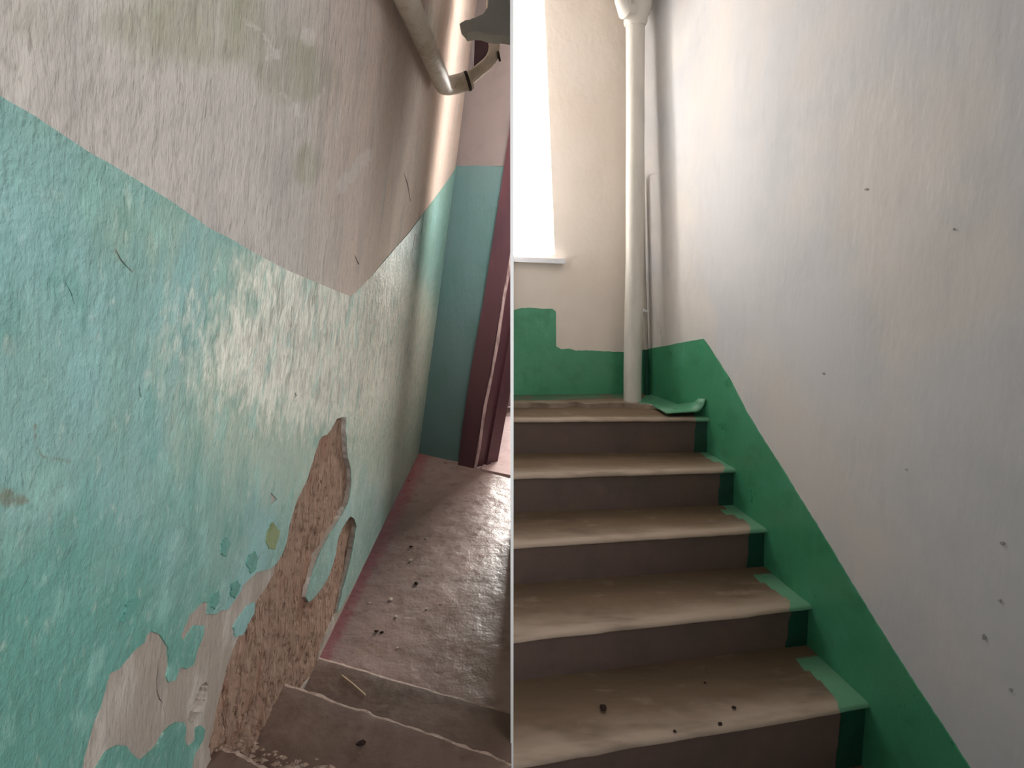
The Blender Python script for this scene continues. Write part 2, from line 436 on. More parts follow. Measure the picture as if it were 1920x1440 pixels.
paint_line = [(-300, 10), (-60, 148), (0, 183), (60, 218), (100, 245), (160, 283), (205, 308), (250, 335), (290, 360), (330, 385), (390, 428), (430, 448), (470, 472),
              (540, 508), (600, 533), (657, 556), (664, 550), (700, 512), (740, 465), (765, 438), (790, 405), (820, 365), (848, 325), (855, 312)]
# corner of the wall, continued above the frame
def corner(y): return 870 - .1288 * (y - 190)

wall = empty('wall_left', P0 + np.array([0.0, -1.8, 0.0]))
tag(wall, 'old plastered stair wall with peeling teal paint, grey whitewash and a crumbled brown hole', 'wall', kind='structure')

def relief(P):
    return .004 * (fbm(P[:, 0] / 90, P[:, 1] / 140, 3, 3) - .5) + .0014 * (fbm(P[:, 0] / 16, P[:, 1] / 30, 3, 9) - .5)
pl_out = [(-300, -330), (937, -330), (corner(0), 0)] + [(corner(y), y) for y in range(60, 850, 60)] + [(785, 850), (740, 942), (690, 1045), (645, 1138), (600, 1231), (560, 1313), (470, 1500), (300, 1640), (-300, 1640)]
attr_plaster = {
    'bare': lambda P: (P[:, 1] > 900) * 1.0,
    'pink': lambda P: np.clip((P[:, 0] - 430) / 350, 0, 1) * (P[:, 1] < 620),
    'mildew': lambda P: blob(P, (400, 50), 230, 110) + blob(P, (560, 140), 110, 80) + blob(P, (575, 310), 45, 60) + .45 * blob(P, (120, 40), 160, 60) + blob(P, (800, 50), 40, 60),
    'scuff': lambda P: (seg_dist(P, [(455, 35), (500, 70), (525, 105), (500, 110)]) < 6) * .8 + (seg_dist(P, [(640, 350), (690, 290)]) < 13) * .9 + (seg_dist(P, [(530, 175), (570, 220)]) < 9) * .7 + blob(P, (577, 70), 16, 26, .3) + (seg_dist(P, [(590, 190), (610, 165)]) < 3) * .8,
}
layer('plaster_coat', WL, rough(pl_out, 12, 0), [rough(mas_poly, 3.5, .9, 2), rough(gouge, 3, 1.2, 5)] + cracks, 0.0, .035, plaster, wall,
      grid=(-60, 900, -60, 1500, 9), disp=relief, attrs=attr_plaster)
# crumbled masonry behind the plaster
def mas_disp(P):
    d = -.006 * fbm(P[:, 0] / 10, P[:, 1] / 34, 5, 21) - .004 * np.clip((fbm(P[:, 0] / 5, P[:, 1] / 20, 4, 31) - .55) * 9, 0, 1) - .006 * fbm(P[:, 0] / 50, P[:, 1] / 90, 3, 4)
    low = np.clip((P[:, 1] - 1040) / 150, 0, 1)
    return d + .010 * low - .014 * blob(P, (371, 1318), 45, 70, .5)
layer('crumbled_masonry', WL, [(330, 760), (690, 760), (690, 1040), (604, 1225), (470, 1500), (330, 1500)], [], -.008, 0, masonry_m, wall,
      grid=(335, 688, 765, 1495, 3.2), disp=mas_disp, smooth_angle=60)
# teal coat
teal_poly = (paint_line + [(corner(y), y) for y in range(360, 850, 40)] + [(785, 850), (757, 906), (735, 950), (710, 1000), (690, 1041), (668, 1086), (650, 1118), (638, 1140)]
             + hole2_right[::-1] + tongue_right[::-1] + hole1_right[::-1] + hole1_left + peel + [(150, 1640), (-300, 1640)])
def only_peel(p): return p[1] > 775 and p[0] < 672 and p[0] > 100
tl = rough(teal_poly, 3.5, .9, 2, only=only_peel)
attr_teal = {
    'wear_glare': lambda P: np.clip(1.2 * blob(P, (650, 660), 260, 230, .9) + .65 * blob(P, (470, 650), 260, 190, .9) + .5 * blob(P, (700, 560), 110, 180, .8) + .35 * blob(P, (520, 500), 140, 60), 0, 1),  # pale centre: worn paint plus door glare painted into the colour
    'fade': lambda P: np.clip(blob(P, (560, 740), 420, 330, .8) + .6 * blob(P, (760, 720), 90, 330, .6) + .5 * blob(P, (300, 430), 320, 170, .8), 0, 1),
    'deep': lambda P: np.clip((P[:, 1] - 650) / 700, 0, 1) * np.clip((620 - P[:, 0]) / 300, 0, 1) + .3 * blob(P, (60, 420), 220, 260),
    'stain': lambda P: np.clip(1.1 - seg_dist(P, [(60, 795), (62, 835), (72, 856), (95, 862), (130, 862)]) / 7, 0, 1) + np.clip(1 - seg_dist(P, [(25, 800), (22, 860)]) / 5, 0, 1) * .8
             + 1.1 * blob(P, (8, 930), 42, 34, .9) + .8 * blob(P, (40, 938), 26, 14, .9) + np.clip(.8 - seg_dist(P, [(55, 936), (115, 908)]) / 6, 0, 1) + np.clip(1.05 - seg_dist(P, [(210, 468), (222, 488), (242, 508)]) / 4, 0, 1) + np.clip(1 - seg_dist(P, [(259, 728), (258, 765)]) / 5, 0, 1)
             + np.clip(1 - seg_dist(P, [(545, 575), (542, 612)]) / 3, 0, 1) + np.clip(1 - seg_dist(P, [(552, 738), (552, 748)]) / 4, 0, 1)
             + np.clip(1 - seg_dist(P, [(112, 525), (135, 570)]) / 3, 0, 1) * .8 + .9 * (seg_dist(P, [(780, 440), (773, 500)]) < 3),
}
isl = [(475, 1129), (474, 1148), (464, 1168), (453, 1190), (439, 1194), (435, 1176), (445, 1160), (456, 1143), (464, 1134)]
low = [(170, 1460), (177, 1440), (187, 1423), (198, 1407), (214, 1397), (231, 1398), (239, 1409), (250, 1420), (259, 1426), (275, 1412), (292, 1395), (303, 1373), (314, 1362),
       (328, 1354), (342, 1354), (345, 1368), (342, 1387), (350, 1401), (364, 1387), (364, 1365), (373, 1360), (381, 1368), (378, 1387), (372, 1396), (362, 1412), (356, 1432), (354, 1520), (160, 1640)]
olive = [(508, 978), (516, 990), (522, 996), (518, 1010), (512, 1030), (500, 1028), (495, 1015), (499, 995)]
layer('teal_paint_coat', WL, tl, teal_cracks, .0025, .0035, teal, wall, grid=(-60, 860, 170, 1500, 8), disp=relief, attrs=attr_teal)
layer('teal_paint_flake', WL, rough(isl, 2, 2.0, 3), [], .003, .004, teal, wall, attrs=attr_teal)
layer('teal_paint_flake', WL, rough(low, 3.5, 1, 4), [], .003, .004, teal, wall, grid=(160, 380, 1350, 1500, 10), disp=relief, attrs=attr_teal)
deep_teal = Mat('older_teal_paint', (96, 150, 138), .45).spots((84, 136, 122), 20, .45, .7).bump(60, .002).done()
olive_m = Mat('olive_older_paint', (128, 140, 98), .5).spots((112, 124, 84), 20, .45, .7).bump(60, .002).done()
for q in ([(463, 1040), (474, 1034), (480, 1046), (476, 1066), (466, 1074), (458, 1060)], [(430, 1095), (441, 1088), (446, 1100), (436, 1122), (428, 1116)], [(392, 1118), (404, 1106), (409, 1118), (398, 1142), (391, 1136)],
          [(232, 1130), (248, 1118), (258, 1128), (236, 1158), (224, 1164)], [(412, 1012), (421, 1006), (426, 1020), (419, 1044), (411, 1038)]):
    layer('teal_paint_flake', WL, rough(q, 2, 3.2, 13), [], .0045, .003, deep_teal, wall)
layer('older_paint_patch', WL, rough(olive, 2, 2.2, 3), [], .0045, .004, olive_m, wall)

# the same wall going on behind the viewer
def wxy(y, z, h): return np.array([sol[0] + sol[1] * y + sol[2] * z, y, z]) + WL.n * h
e0 = WL([(-300, -330)])[0]; e1 = WL([(-300, 1640)])[0]; q1 = WL([(-300, 10)])[0]; q2 = WL([(0, 183)])[0]
sl_ = (q1[2] - q2[2]) / (q1[1] - q2[1]); pz = q1[2] + sl_ * (-1.2 - q1[1])
prism('plaster_coat', [wxy(e0[1], e0[2], 0), wxy(-1.2, 1.4, 0), wxy(-1.2, -.75, 0), wxy(e1[1], e1[2], 0)], -WL.n * .035, plaster, wall)
prism('teal_paint_coat', [wxy(q1[1], q1[2], .0025), wxy(-1.2, min(pz, 1.35), .0025), wxy(-1.2, -.75, .0025), wxy(e1[1], e1[2], .0025)], -WL.n * .0035, teal, wall)

# ---- end wall
ew = empty('wall_end', P0); tag(ew, 'shaded end wall with teal dado and mauve whitewash beside the maroon door frame', 'wall', kind='structure')
ex = lambda y: 951 + (330 - y) * .151          # left edge of the door casing
chase = [(886, 62), (920, 62), (920, 96), (905, 112), (884, 128)]
mau = [(corner(-330) - 2, -330), (1020, -330), (1000, 60), (ex(311) + 8, 311), (corner(311) - 2, 311), (corner(60) - 2, 60)]
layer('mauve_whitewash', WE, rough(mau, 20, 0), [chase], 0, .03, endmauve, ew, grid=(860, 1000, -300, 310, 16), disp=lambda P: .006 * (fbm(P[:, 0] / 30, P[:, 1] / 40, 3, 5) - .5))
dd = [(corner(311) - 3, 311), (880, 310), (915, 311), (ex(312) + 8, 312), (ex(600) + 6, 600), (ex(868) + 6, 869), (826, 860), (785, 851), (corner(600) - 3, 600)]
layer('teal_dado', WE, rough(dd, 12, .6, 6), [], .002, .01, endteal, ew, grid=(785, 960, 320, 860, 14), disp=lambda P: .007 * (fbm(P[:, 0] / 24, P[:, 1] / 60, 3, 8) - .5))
cq = WE(chase + []); prism('pipe_chase', [p + np.array([0, .03, 0]) for p in WE([(880, 50), (930, 50), (930, 135), (880, 135)])], (0.02, .2, 0), dark_m, ew)

# ---- door frame
door = empty('door_1', WE([(890, 884)])[0]); tag(door, 'maroon painted door frame with a cracked pale seam at the end of the old landing', 'door', kind='structure')
def stripx(y): return 896 + (887 - y) * .1715
c0 = WE([(866, 868), (ex(560) - 0, 560), (ex(200), 200)], .045)
cas_l = WE([(866, 872), (874, 805), (891, 692), (915, 560), (ex(330), 330), (ex(-300), -300)], .0)
cas_r = WE([(stripx(884) - 3, 884), (stripx(805) - 3, 805), (stripx(692) - 3, 692), (stripx(560) - 3, 560), (stripx(330) - 3, 330), (stripx(-300) - 3, -300)], .0)
off = WE.n * .05
V = []; Fc = []
for a, b in zip(cas_l, cas_r): V += [a, a + off, b + off, b]
nl = len(cas_l)
for i in range(nl - 1):
    for j in range(4): Fc.append((i * 4 + j, i * 4 + (j + 1) % 4, (i + 1) * 4 + (j + 1) % 4, (i + 1) * 4 + j))
Fc += [(0, 1, 2, 3), tuple(range(nl * 4 - 4, nl * 4))]
mesh('casing_board', V, Fc, maroon, door, False)
seam = [q + off * .9 for q in WE([(stripx(y) + d, y) for y, d in ((890, 0), (840, 1), (760, -1), (700, 1.5), (640, 1), (560, 0), (400, 1), (-300, 0))])]
tube('bare_seam', seam, .012, palewood, door, 6, True, .5)
# reveal board going back into the opening
r0 = WE([(stripx(886), 886), (stripx(-300), -300)], .03)
rb = on_z([(933, 866)], LZ)[0]; dvec = rb - np.array([r0[0][0], r0[0][1], LZ]); dvec[2] = 0
b0 = r0[0].copy(); b0[2] = LZ; b1 = r0[1]
nn = np.cross(dvec, b1 - b0); nn /= np.linalg.norm(nn)
prism('reveal_board', [b0, b0 + dvec, b1 + dvec, b1], -np.sign(nn[0]) * nn * .05, maroon, door)
prism('reveal_stop', [b0 + dvec * .42, b0 + dvec * .6, b1 + dvec * .6, b1 + dvec * .42], np.sign(nn[0]) * nn * .02, maroon, door)

# ---- landing floor
land = empty('floor', np.array([-.35, 3.0, LZ])); tag(land, 'worn brown painted landing floor scattered with plaster crumbs below the old wall', 'floor', kind='structure')
NL1 = on_z([(575, 1221), (608, 1230), (680, 1252), (760, 1274), (840, 1297), (900, 1314), (959, 1330)], LZ + LR)
Lfl = [(785, 848), (735, 948), (690, 1040), (645, 1133), (585, 1258), (560, 1330), (959, 1420), (959, 897), (905, 884), (866, 869), (826, 859)]
layer('brown_screed', FL, rough(Lfl, 12, 0), [], 0, 0, landing_m, land, grid=(570, 959, 855, 1400, 7),
      disp=lambda P: .008 * (fbm(P[:, 0] / 60, P[:, 1] / 40, 4, 14) - .5),
      attrs={'red': lambda P: np.clip(1.2 - seg_dist(P, [(785, 850), (600, 1230)]) / 30, 0, 1)})
mesh('landing_slab', [(-.78, 1.2, LZ - .015), (-.005, 1.2, LZ - .015), (-.005, 2.95, LZ - .015), (1.0, 3.1, LZ - .015), (1.0, 6.2, LZ - .015), (-.9, 6.2, LZ - .015),
     (-.78, 1.2, LZ - .2), (-.005, 1.2, LZ - .2), (-.005, 2.95, LZ - .2), (1.0, 3.1, LZ - .2), (1.0, 6.2, LZ - .2), (-.9, 6.2, LZ - .2)],
     [(0, 1, 2, 3, 4, 5), (6, 7, 8, 9, 10, 11)] + [(i, (i + 1) % 6, 6 + (i + 1) % 6, 6 + i) for i in range(6)], landing_m, land, False)
# threshold slab beyond the door
th = on_z([(903, 882), (959, 894)], LZ); dth = np.array([.1, 1.4, 0])
prism('threshold_screed', [th[0] + np.array([0, .012, .006]), th[1] + np.array([0, .012, .006]), th[1] + np.array([.5, .0, .006]), th[1] + np.array([.5, 1.5, .006]), th[0] + np.array([.05, 1.5, .006])], (0, 0, -.02), pinkwall_m, land)
yq = b0[1] + dvec[1]
ow = empty('wall_outer', np.array([.1, 5.8, LZ])); tag(ow, 'pinkish plaster wall glimpsed through the doorway past the maroon frame', 'wall', kind='structure')
prism('pink_plaster', [(-.9, 5.75, LZ), (.06, 5.75, LZ), (.06, 5.75, 1.4), (-.9, 5.75, 1.4)], (0, .1, 0), pinkwall_m, ow)

# ---- the flight that comes down to the landing
flight = empty('staircase', np.array([-.3, 1.2, LZ])); tag(flight, 'brown concrete steps with pale worn edges below the teal wall', 'staircase', kind='structure')
def old_step(k, nos, back_y, jag):
    """tread that ends at the nosing line nos (pixels), running back under the eye"""
    z = LZ + k * LR
    n = on_z(rough(nos, 7, 0, closed=False), z); N = len(n)
    t = np.arange(N)
    n = n + np.stack([np.zeros(N), jag * (fbm(t / (3.0 if k < 3 else 5.3), t * 0 + k, 5, 40 + k) - .5) * 2, np.zeros(N)], 1)
    rows = []
    prof = [(-.0, -.18), (.0, -.028), (-.001, -.012), (-.006, -.003), (-.016, 0), (-.05, .001)]     # (back from edge, height)
    for b, h in prof:
        q = n.copy(); q[:, 1] += b * 1.0; q[:, 2] += h
        if h > -.02: q[:, 2] += .004 * (fbm(t / 2.2, t * 0 + b * 90, 3, 60 + k) - .5) * (1 if jag else 0)
        if h > -.1 and h < -.002: q[:, 1] += .008 * (fbm(t / 2.0, t * 0 + h * 300, 3, 70 + k) - .5)
        rows.append(q)
    for f in (.2, .45, .7, 1.0):
        q = n.copy(); q[:, 1] = (n[:, 1] - .05) * (1 - f) + (back_y + 0 * n[:, 1]) * f; q[:, 2] += .003 * (fbm(q[:, 0] * 20, q[:, 1] * 20, 3, 5) - .5); rows.append(q)
    V = np.concatenate(rows); R = len(rows)
    Fa = []; mi = []
    for r in range(R - 1):
        for i in range(N - 1):
            Fa.append((r * N + i, r * N + i + 1, (r + 1) * N + i + 1, (r + 1) * N + i)); mi.append(1 if 1 <= r <= 3 else 0)
    me = bpy.data.meshes.new('step'); me.from_pydata((V + np.array([0, 0, EYE])).tolist(), [], Fa); me.materials.append(step_m); me.materials.append(nosing_m)
    me.polygons.foreach_set('material_index', mi); me.update()
    bm = bmesh.new(); bm.from_mesh(me); bmesh.ops.recalc_face_normals(bm, faces=bm.faces)
    bm.faces.ensure_lookup_table()
    if bm.faces[-1].normal.z < 0: bmesh.ops.reverse_faces(bm, faces=bm.faces)
    bm.to_mesh(me); bm.free()
    return link('step', me, None, flight)
old_step(1, [(560, 1216), (608, 1231), (680, 1252), (760, 1275), (840, 1298), (900, 1315), (959, 1331)], 1.0, .0025)
old_step(2, [(480, 1255), (545, 1278), (620, 1306), (700, 1332), (780, 1358), (860, 1386), (915, 1404), (959, 1424)], .7, .004)
old_step(3, [(330, 1398), (395, 1396), (450, 1394), (490, 1408), (540, 1420), (600, 1438), (680, 1466), (800, 1520), (959, 1590)], .25, .03)

# crumbled concrete along the broken third edge
V = []; Fc = []
rs_ = random.Random(5)
for q in on_z(rough([(392, 1398), (425, 1386), (455, 1390), (490, 1406), (540, 1420), (600, 1438), (650, 1455)], 3.2, 4, 9, closed=False), LZ + 3 * LR):
    r = rs_.uniform(.0015, .0065); b_ = len(V); c_ = q + np.array([rs_.uniform(-.008, .008), rs_.uniform(-.022, .01), rs_.uniform(-.006, .004)])
    V += [c_ + r * np.array(d) * rs_.uniform(.6, 1.3) for d in ((1.4, 0, 0), (-1.4, 0, 0), (0, 1, 0), (0, -1, 0), (0, 0, .8), (0, 0, -.8))]
    Fc += [tuple(b_ + i for i in f) for f in ((0, 2, 4), (2, 1, 4), (1, 3, 4), (3, 0, 4), (2, 0, 5), (1, 2, 5), (3, 1, 5), (0, 3, 5))]
ce = mesh('crumbled_edge', V, Fc, Mat('crumbled_concrete', (134, 112, 98), .9, .1).spots((170, 150, 136), 90, .55, .7, .7).bump(120, .002).done(), flight, False); ce['kind'] = 'stuff'

# ---- heating pipe in the corner
hp = empty('heating_pipe', WL([(845, 165)], .1)[0]); tag(hp, 'cream painted bent pipe with flaking paint in the corner above the mauve whitewash', 'pipe')
ka = .87; tw = lambda q: (WL([q])[0] / rays([q])[0])[1]
a = rays([(746, -40)])[0] * tw((746, -40)) * (ka + .005); b = rays([(834, 166)])[0] * tw((834, 166)) * ka
dpt = tw((834, 166)) * ka
def atd(px, t): return rays([px])[0] * t
c = atd((884, 149), dpt * 1.0); d_ = atd((928, 108), dpt * 1.0); e_ = atd((924, 40), dpt * 1.03); g_ = atd((918, -60), dpt * 1.06)
pr = 16.5 / F * dpt
a2 = a + (a - b) * .2
run = bend([a2, b, c], .09, 8)
tube('pipe_run', run, list(np.linspace(.82, 1, 4) * pr)[:1] + [pr * .97] * 1 + [pr] * (len(run) - 2), pipe_m, hp, 18, True, .04)
ring = atd((877, 152), dpt * .999); ax = (c - b) / np.linalg.norm(c - b)
tube('weld_ring', [ring - ax * .006, ring + ax * .006], pr * 1.07, weld_m, hp, 18)
off_run = bend([c - ax * .02, d_, e_, g_], .06, 6)
tube('pipe_offset', off_run, [pr * .66] * len(off_run), pipe_m, hp, 16, True, .04)
tube('weld_ring', [d_ + (d_ - c) / np.linalg.norm(d_ - c) * .0 + np.array([.012, 0, .004]), d_ + np.array([.02, 0, .006])], pr * .55, weld_m, hp, 14)

# ---- broken soffit slab over the corner
so = empty('ceiling', atd((920, 60), dpt * .86)); tag(so, 'broken grey painted soffit edge hanging over the bent pipe', 'ceiling', kind='structure')
sofp = rough([(862, 46), (872, 38), (890, 33), (905, 27), (914, 14), (917, -10), (925, -300), (959, -300), (959, 69), (940, 66), (925, 66), (912, 64), (900, 60), (888, 58), (874, 62)], 4, 1.2, 12)
SP = Plane([0.02, 1, -.12], atd((910, 40), dpt * .86) @ np.array([0.02, 1, -.12]))
layer('grey_soffit', SP, sofp, [], 0, .06, slab_m, so, grid=(865, 958, -280, 64, 10), disp=lambda P: .01 * (fbm(P[:, 0] / 22, P[:, 1] / 22, 3, 5) - .5))

# ================================================================== ADDED BOARD STANDING IN FOR THE WHITE DIVIDING LINE
pt = prism('divider_board', [(-.0036, 1.28, -1.75), (.0036, 1.28, -1.75), (.0036, 2.92, -1.75), (-.0036, 2.92, -1.75)], (0, 0, 3.15), panel_m)
tag(pt, 'thin white board added as the dividing line between the teal stair and the green stair', 'wall', kind='structure')

# ================================================================== THE REPAINTED STAIR
wr = empty('wall_right', np.array([.95, 2.0, -1.2])); tag(wr, 'smooth white stair wall with a bright green painted band along the steps', 'wall', kind='structure')
rout = [(1207, -330), (2300, -330), (2300, 1700), (1500, 1700), (1290, 900), (1214, 800), (1212, 600), (1205, 40)]
bumps = lambda P: .005 * (fbm(P[:, 0] / 120, P[:, 1] / 160, 3, 33) - .5)
layer('white_paint_coat', WR, rough(rout, 40, 0), [], 0, 0, white_m, wr, grid=(1215, 2290, -320, 1690, 24), disp=bumps)
gout = [(1213, 655), (1232, 651), (1250, 648), (1285, 641), (1320, 635), (1327, 645), (1345, 672), (1370, 712), (1400, 770), (1435, 828), (1470, 882), (1515, 956), (1560, 1030), (1600, 1097), (1640, 1161),
        (1700, 1256), (1760, 1348), (1820, 1440), (1950, 1640), (1640, 1640), (1540, 1400), (1440, 1150), (1350, 960), (1290, 860), (1214, 770)]
layer('green_paint_band', WR, rough(gout, 6, .9, 7), [], .0045, .006, green_m, wr, grid=(1215, 1950, 640, 1630, 16), disp=bumps)

rw = prism('wall_sky_block', [(.02, -1.1, -1.75), (1.7, -1.1, -1.75), (1.7, -1.1, 1.9), (.02, -1.1, 1.9)], (0, -.1, 0), white_m)  # unseen wall added to keep sky light off the green stair
tag(rw, 'unseen white wall added behind the viewer to block sky light from the green stair', 'wall', kind='structure')
chipg = Mat('bare_plaster_pit', (164, 158, 155), .9, .1).bump(60, .003).done()
for i, (x, y, rx, ry) in enumerate([(1625, 355, 4, 3), (1846, 1194, 4, 8), (1880, 1018, 6, 4), (1896, 1293, 4, 4), (1876, 1126, 3, 4), (1545, 700, 2, 3), (1700, 880, 3, 2), (1790, 430, 2, 3)]):
    layer('paint_pit', WR, [(x + .7 * rx * math.cos(t) * (1 + .3 * math.sin(3 * t + i)), y + .7 * ry * math.sin(t)) for t in np.linspace(0, 6.1, 10)], [], .003, .002, chipg, wr)
wb = empty('wall_back', np.array([.4, 2.92, RZ])); tag(wb, 'cream back wall of the half landing with an uneven green painted base', 'wall', kind='structure')
win = [(962, -330), (1006, -330), (1020, 0), (1026, 130), (1040, 478), (962, 478)]
layer('cream_paint_coat', WB, rough([(961, -330), (961, 478), (1040, 478), (1026, 130), (1020, 0), (1006, -330), (1216, -330), (1216, 800), (961, 800)][1:] + [(961, 480)], 24, 0), [], 0, .0, cream_m, wb,
      grid=(965, 1215, -320, 790, 20), disp=lambda P: .004 * (fbm(P[:, 0] / 60, P[:, 1] / 60, 3, 2) - .5)) if False else None
layer('cream_paint_coat', WB, rough([(961, 800), (961, 478), (1040, 478), (1026, 130), (1020, 0), (1006, -330), (1222, -330), (1222, 800)], 24, 0), [], 0, .10, cream_m, wb,
      grid=(965, 1220, -320, 790, 20), disp=lambda P: .004 * (fbm(P[:, 0] / 60, P[:, 1] / 60, 3, 2) - .5))
gb_out = [(961, 582), (975, 578), (995, 577), (1018, 579), (1036, 579), (1042, 584), (1043, 650), (1053, 655), (1068, 654), (1080, 657), (1110, 657), (1140, 659), (1172, 660), (1222, 654), (1222, 790), (961, 790)]
layer('green_paint_base', WB, rough(gb_out, 5, .9, 8), [], .002, .004, green_m, wb, grid=(965, 1220, 585, 780, 14))

rc = prism('ceiling', [(-.005, -.6, 1.9), (1.5, -.6, 1.9), (1.2, 3.1, 1.9), (-.005, 3.1, 1.9)], (0, 0, .12), cream_m)
tag(rc, 'cream ceiling slab over the green stair and its landing window', 'ceiling', kind='structure')
# window
wd = empty('window_1', WB([(1000, 480)])[0]); tag(wd, 'overexposed landing window with a white sill above the green patch', 'window', kind='structure')
wq = WB([(957, 484), (1041, 484), (1021, 0), (1007, -330), (957, -330)], -.03); wq[0][0] = wq[4][0] = .004
prism('pane', wq, (0, .01, 0), glow, wd)
fr = WB([(1030, 482), (1046, 482), (1012, -330), (996, -330)], -.085); prism('window_frame', fr, (0, .03, 0), sill_m, wd)
sq = WB([(963, 482), (1057, 486)], -.08); sq[0][0] = .0035; f_ = WB([(963, 482), (1057, 486)], .045); f_[0][0] = .0035
prism('window_sill', [sq[0], sq[1], f_[1], f_[0]], (0, 0, -.022), sill_m, wd)

# landing
fr_ = empty('floor', np.array([.4, 2.7, RZ])); tag(fr_, 'half landing floor under the window at the top of the green stair', 'floor', kind='structure')
lp = [(961, 745), (1100, 743), (1214, 741), (1240, 741), (1345, 735), (1345, 772), (961, 774)]
prism('landing_slab', [(.0045, 2.53, RZ - .012), (.90, 2.53, RZ - .012), (.80, 3.05, RZ - .012), (.0045, 3.0, RZ - .012)], (0, 0, -.15), tread_m, fr_)
nzl = on_z([(961, 767), (1040, 766), (1110, 764), (1190, 765), (1260, 766), (1340, 763)], RZ + .012)
ed = rough([(961, 760), (1010, 759), (1030, 761), (1080, 758), (1100, 761), (1150, 759), (1200, 761), (1225, 764), (1262, 763), (1345, 765)], 6, 1.0, 9, closed=False)
FR2 = FloorPlane(RZ + .012)
layer('worn_screed', FloorPlane(RZ), ed + [(1345, 725), (961, 728)], [], .010, .022, tread_m, fr_, attrs={'front': lambda P: np.clip((P[:, 1] - 748) / 14, 0, 1)})
grn = [(1196, 760), (1212, 744), (1216, 738), (1300, 731), (1345, 730), (1345, 764), (1296, 763), (1250, 764)]
layer('green_floor_paint', FloorPlane(RZ), rough(grn, 5, .8, 3), [], .0125, .003, greenpale_m, fr_)
lft = [(961, 742), (1172, 740), (1172, 749), (1100, 751), (1040, 754), (961, 755)]
layer('green_floor_paint', FloorPlane(RZ), rough(lft, 5, 1.2, 3), [], .0115, .003, Mat('dull_green_floor', (84, 112, 88), .5).spots((120, 100, 84), 14, .5, .7).done(), fr_)

# curled flap of floor covering beside the wall
cf = empty('floor_covering_flap', on_z((1290, 760), RZ)[0]); tag(cf, 'curled scrap of green painted floor covering at the top step by the wall', 'flap')
q0 = on_z([(1236, 763), (1250, 738)], RZ + .014)
V = []; n = 14
for i in range(n + 1):
    t = i / n; x = q0[0][0] + (.865 - q0[0][0]) * t * .94
    lift = .012 * t + .055 * max(0, (t - .72) / .28) ** 1.8
    x -= .012 * max(0, (t - .85) / .15) ** 2
    for yy in (2.485 + .06 * t * 0, 2.56, 2.64):
        V.append((x - .17 * (yy - 2.485), yy, RZ + .014 + lift * (1 - .5 * (yy - 2.485) / .16)))
Fc = [(i * 3 + j, i * 3 + j + 1, i * 3 + j + 4, i * 3 + j + 3) for i in range(n) for j in range(2)]
fo = mesh('curled_sheet', V, Fc, greenpale_m, cf); sm = fo.modifiers.new('thickness', 'SOLIDIFY'); sm.thickness = .006

# steps
st = empty('staircase', np.array([.5, 1.5, RZ - 5 * RR])); tag(st, 'steep grimy steps with pale worn nosings and green painted ends', 'staircase', kind='structure')
NR = [((963, 786), (1338, 784)), ((963, 893), (1386, 880)), ((963, 1023), (1450, 992)), ((963, 1199), (1535, 1135)), ((963, 1434), (1628, 1322))]
lines = []
for k, (l, r) in enumerate(NR):
    z = RZ - k * RR; p = on_z([l, r], z); a, b = p; a = a + (b - a) * ((.0032 - a[0]) / (b[0] - a[0])); b = b + (b - a) * .06; lines.append((a, b))
a, b = lines[4]; lines.append((a + np.array([0, -.29, -RR - .07]), b + np.array([0.02, -.24, -RR - .07])))
a, b = lines[5]; lines.append((a + np.array([0, -.29, -RR]), b + np.array([0.02, -.24, -RR])))
steps = []
for k in range(7):
    a, b = lines[k]; z = a[2]
    root = empty('step', np.array([.5, (a[1] + b[1]) / 2, z - RR])) if False else None
    N = 140; t = np.linspace(0, 1, N)[:, None]; n = a + (b - a) * t
    back = lines[k - 1] if k else (a + np.array([0, .12, RR]), b + np.array([0, .12, RR]))
    bk = back[0] + (back[1] - back[0]) * t
    jz = (fbm(np.arange(N) / 14., np.full(N, k * 3.3), 3, 80) - .5)
    rows = []; fr_att = []
    lip = .016
    for d, h, at in ((.02, -lip - .002, .6), (.004, -lip, .8), (.0, -lip + .004, 1), (.0, -.009, 1), (.004, -.003, 1), (.012, -.0005, 1), (.03, 0, .95)):
        q = n.copy(); q[:, 1] += d; q[:, 2] = z + h + .005 * jz * (h > -.03) * .6; q[:, 1] += .008 * jz * (d < .01)
        rows.append(q); fr_att.append(at)
    for f in (.15, .3, .45, .6, .8, 1.0):
        q = n * (1 - f) + (bk + np.array([0, .06, 0])) * f; q[:, 1] = np.maximum(q[:, 1], n[:, 1] + .031); q[:, 2] = z - .006 * math.sin(min(1, f * 1.6) * math.pi) * np.sin(np.linspace(.15, 1, N) * math.pi); rows.append(q); fr_att.append(max(0, .95 - 1.15 * f))
    V = np.concatenate(rows); R = len(rows)
    Fc = [(r * N + i, r * N + i + 1, (r + 1) * N + i + 1, (r + 1) * N + i) for r in range(R - 1) for i in range(N - 1)]
    tr = mesh('tread', V, Fc, tread_m, st)
    at = tr.data.attributes.new('front', 'FLOAT', 'POINT'); at.data.foreach_set('value', np.repeat(np.array(fr_att, np.float32), N))
    # riser below this tread
    q = np.array([a, b]); q[:, 1] += .02
    rs = prism('riser', [(q[0][0], q[0][1], z - lip + .005), (q[1][0], q[1][1], z - lip + .005), (q[1][0], q[1][1], z - RR - .09), (q[0][0], q[0][1], z - RR - .09)], (0, .05, 0), riser_m, st)
    steps.append((tr, rs, a, b, z))
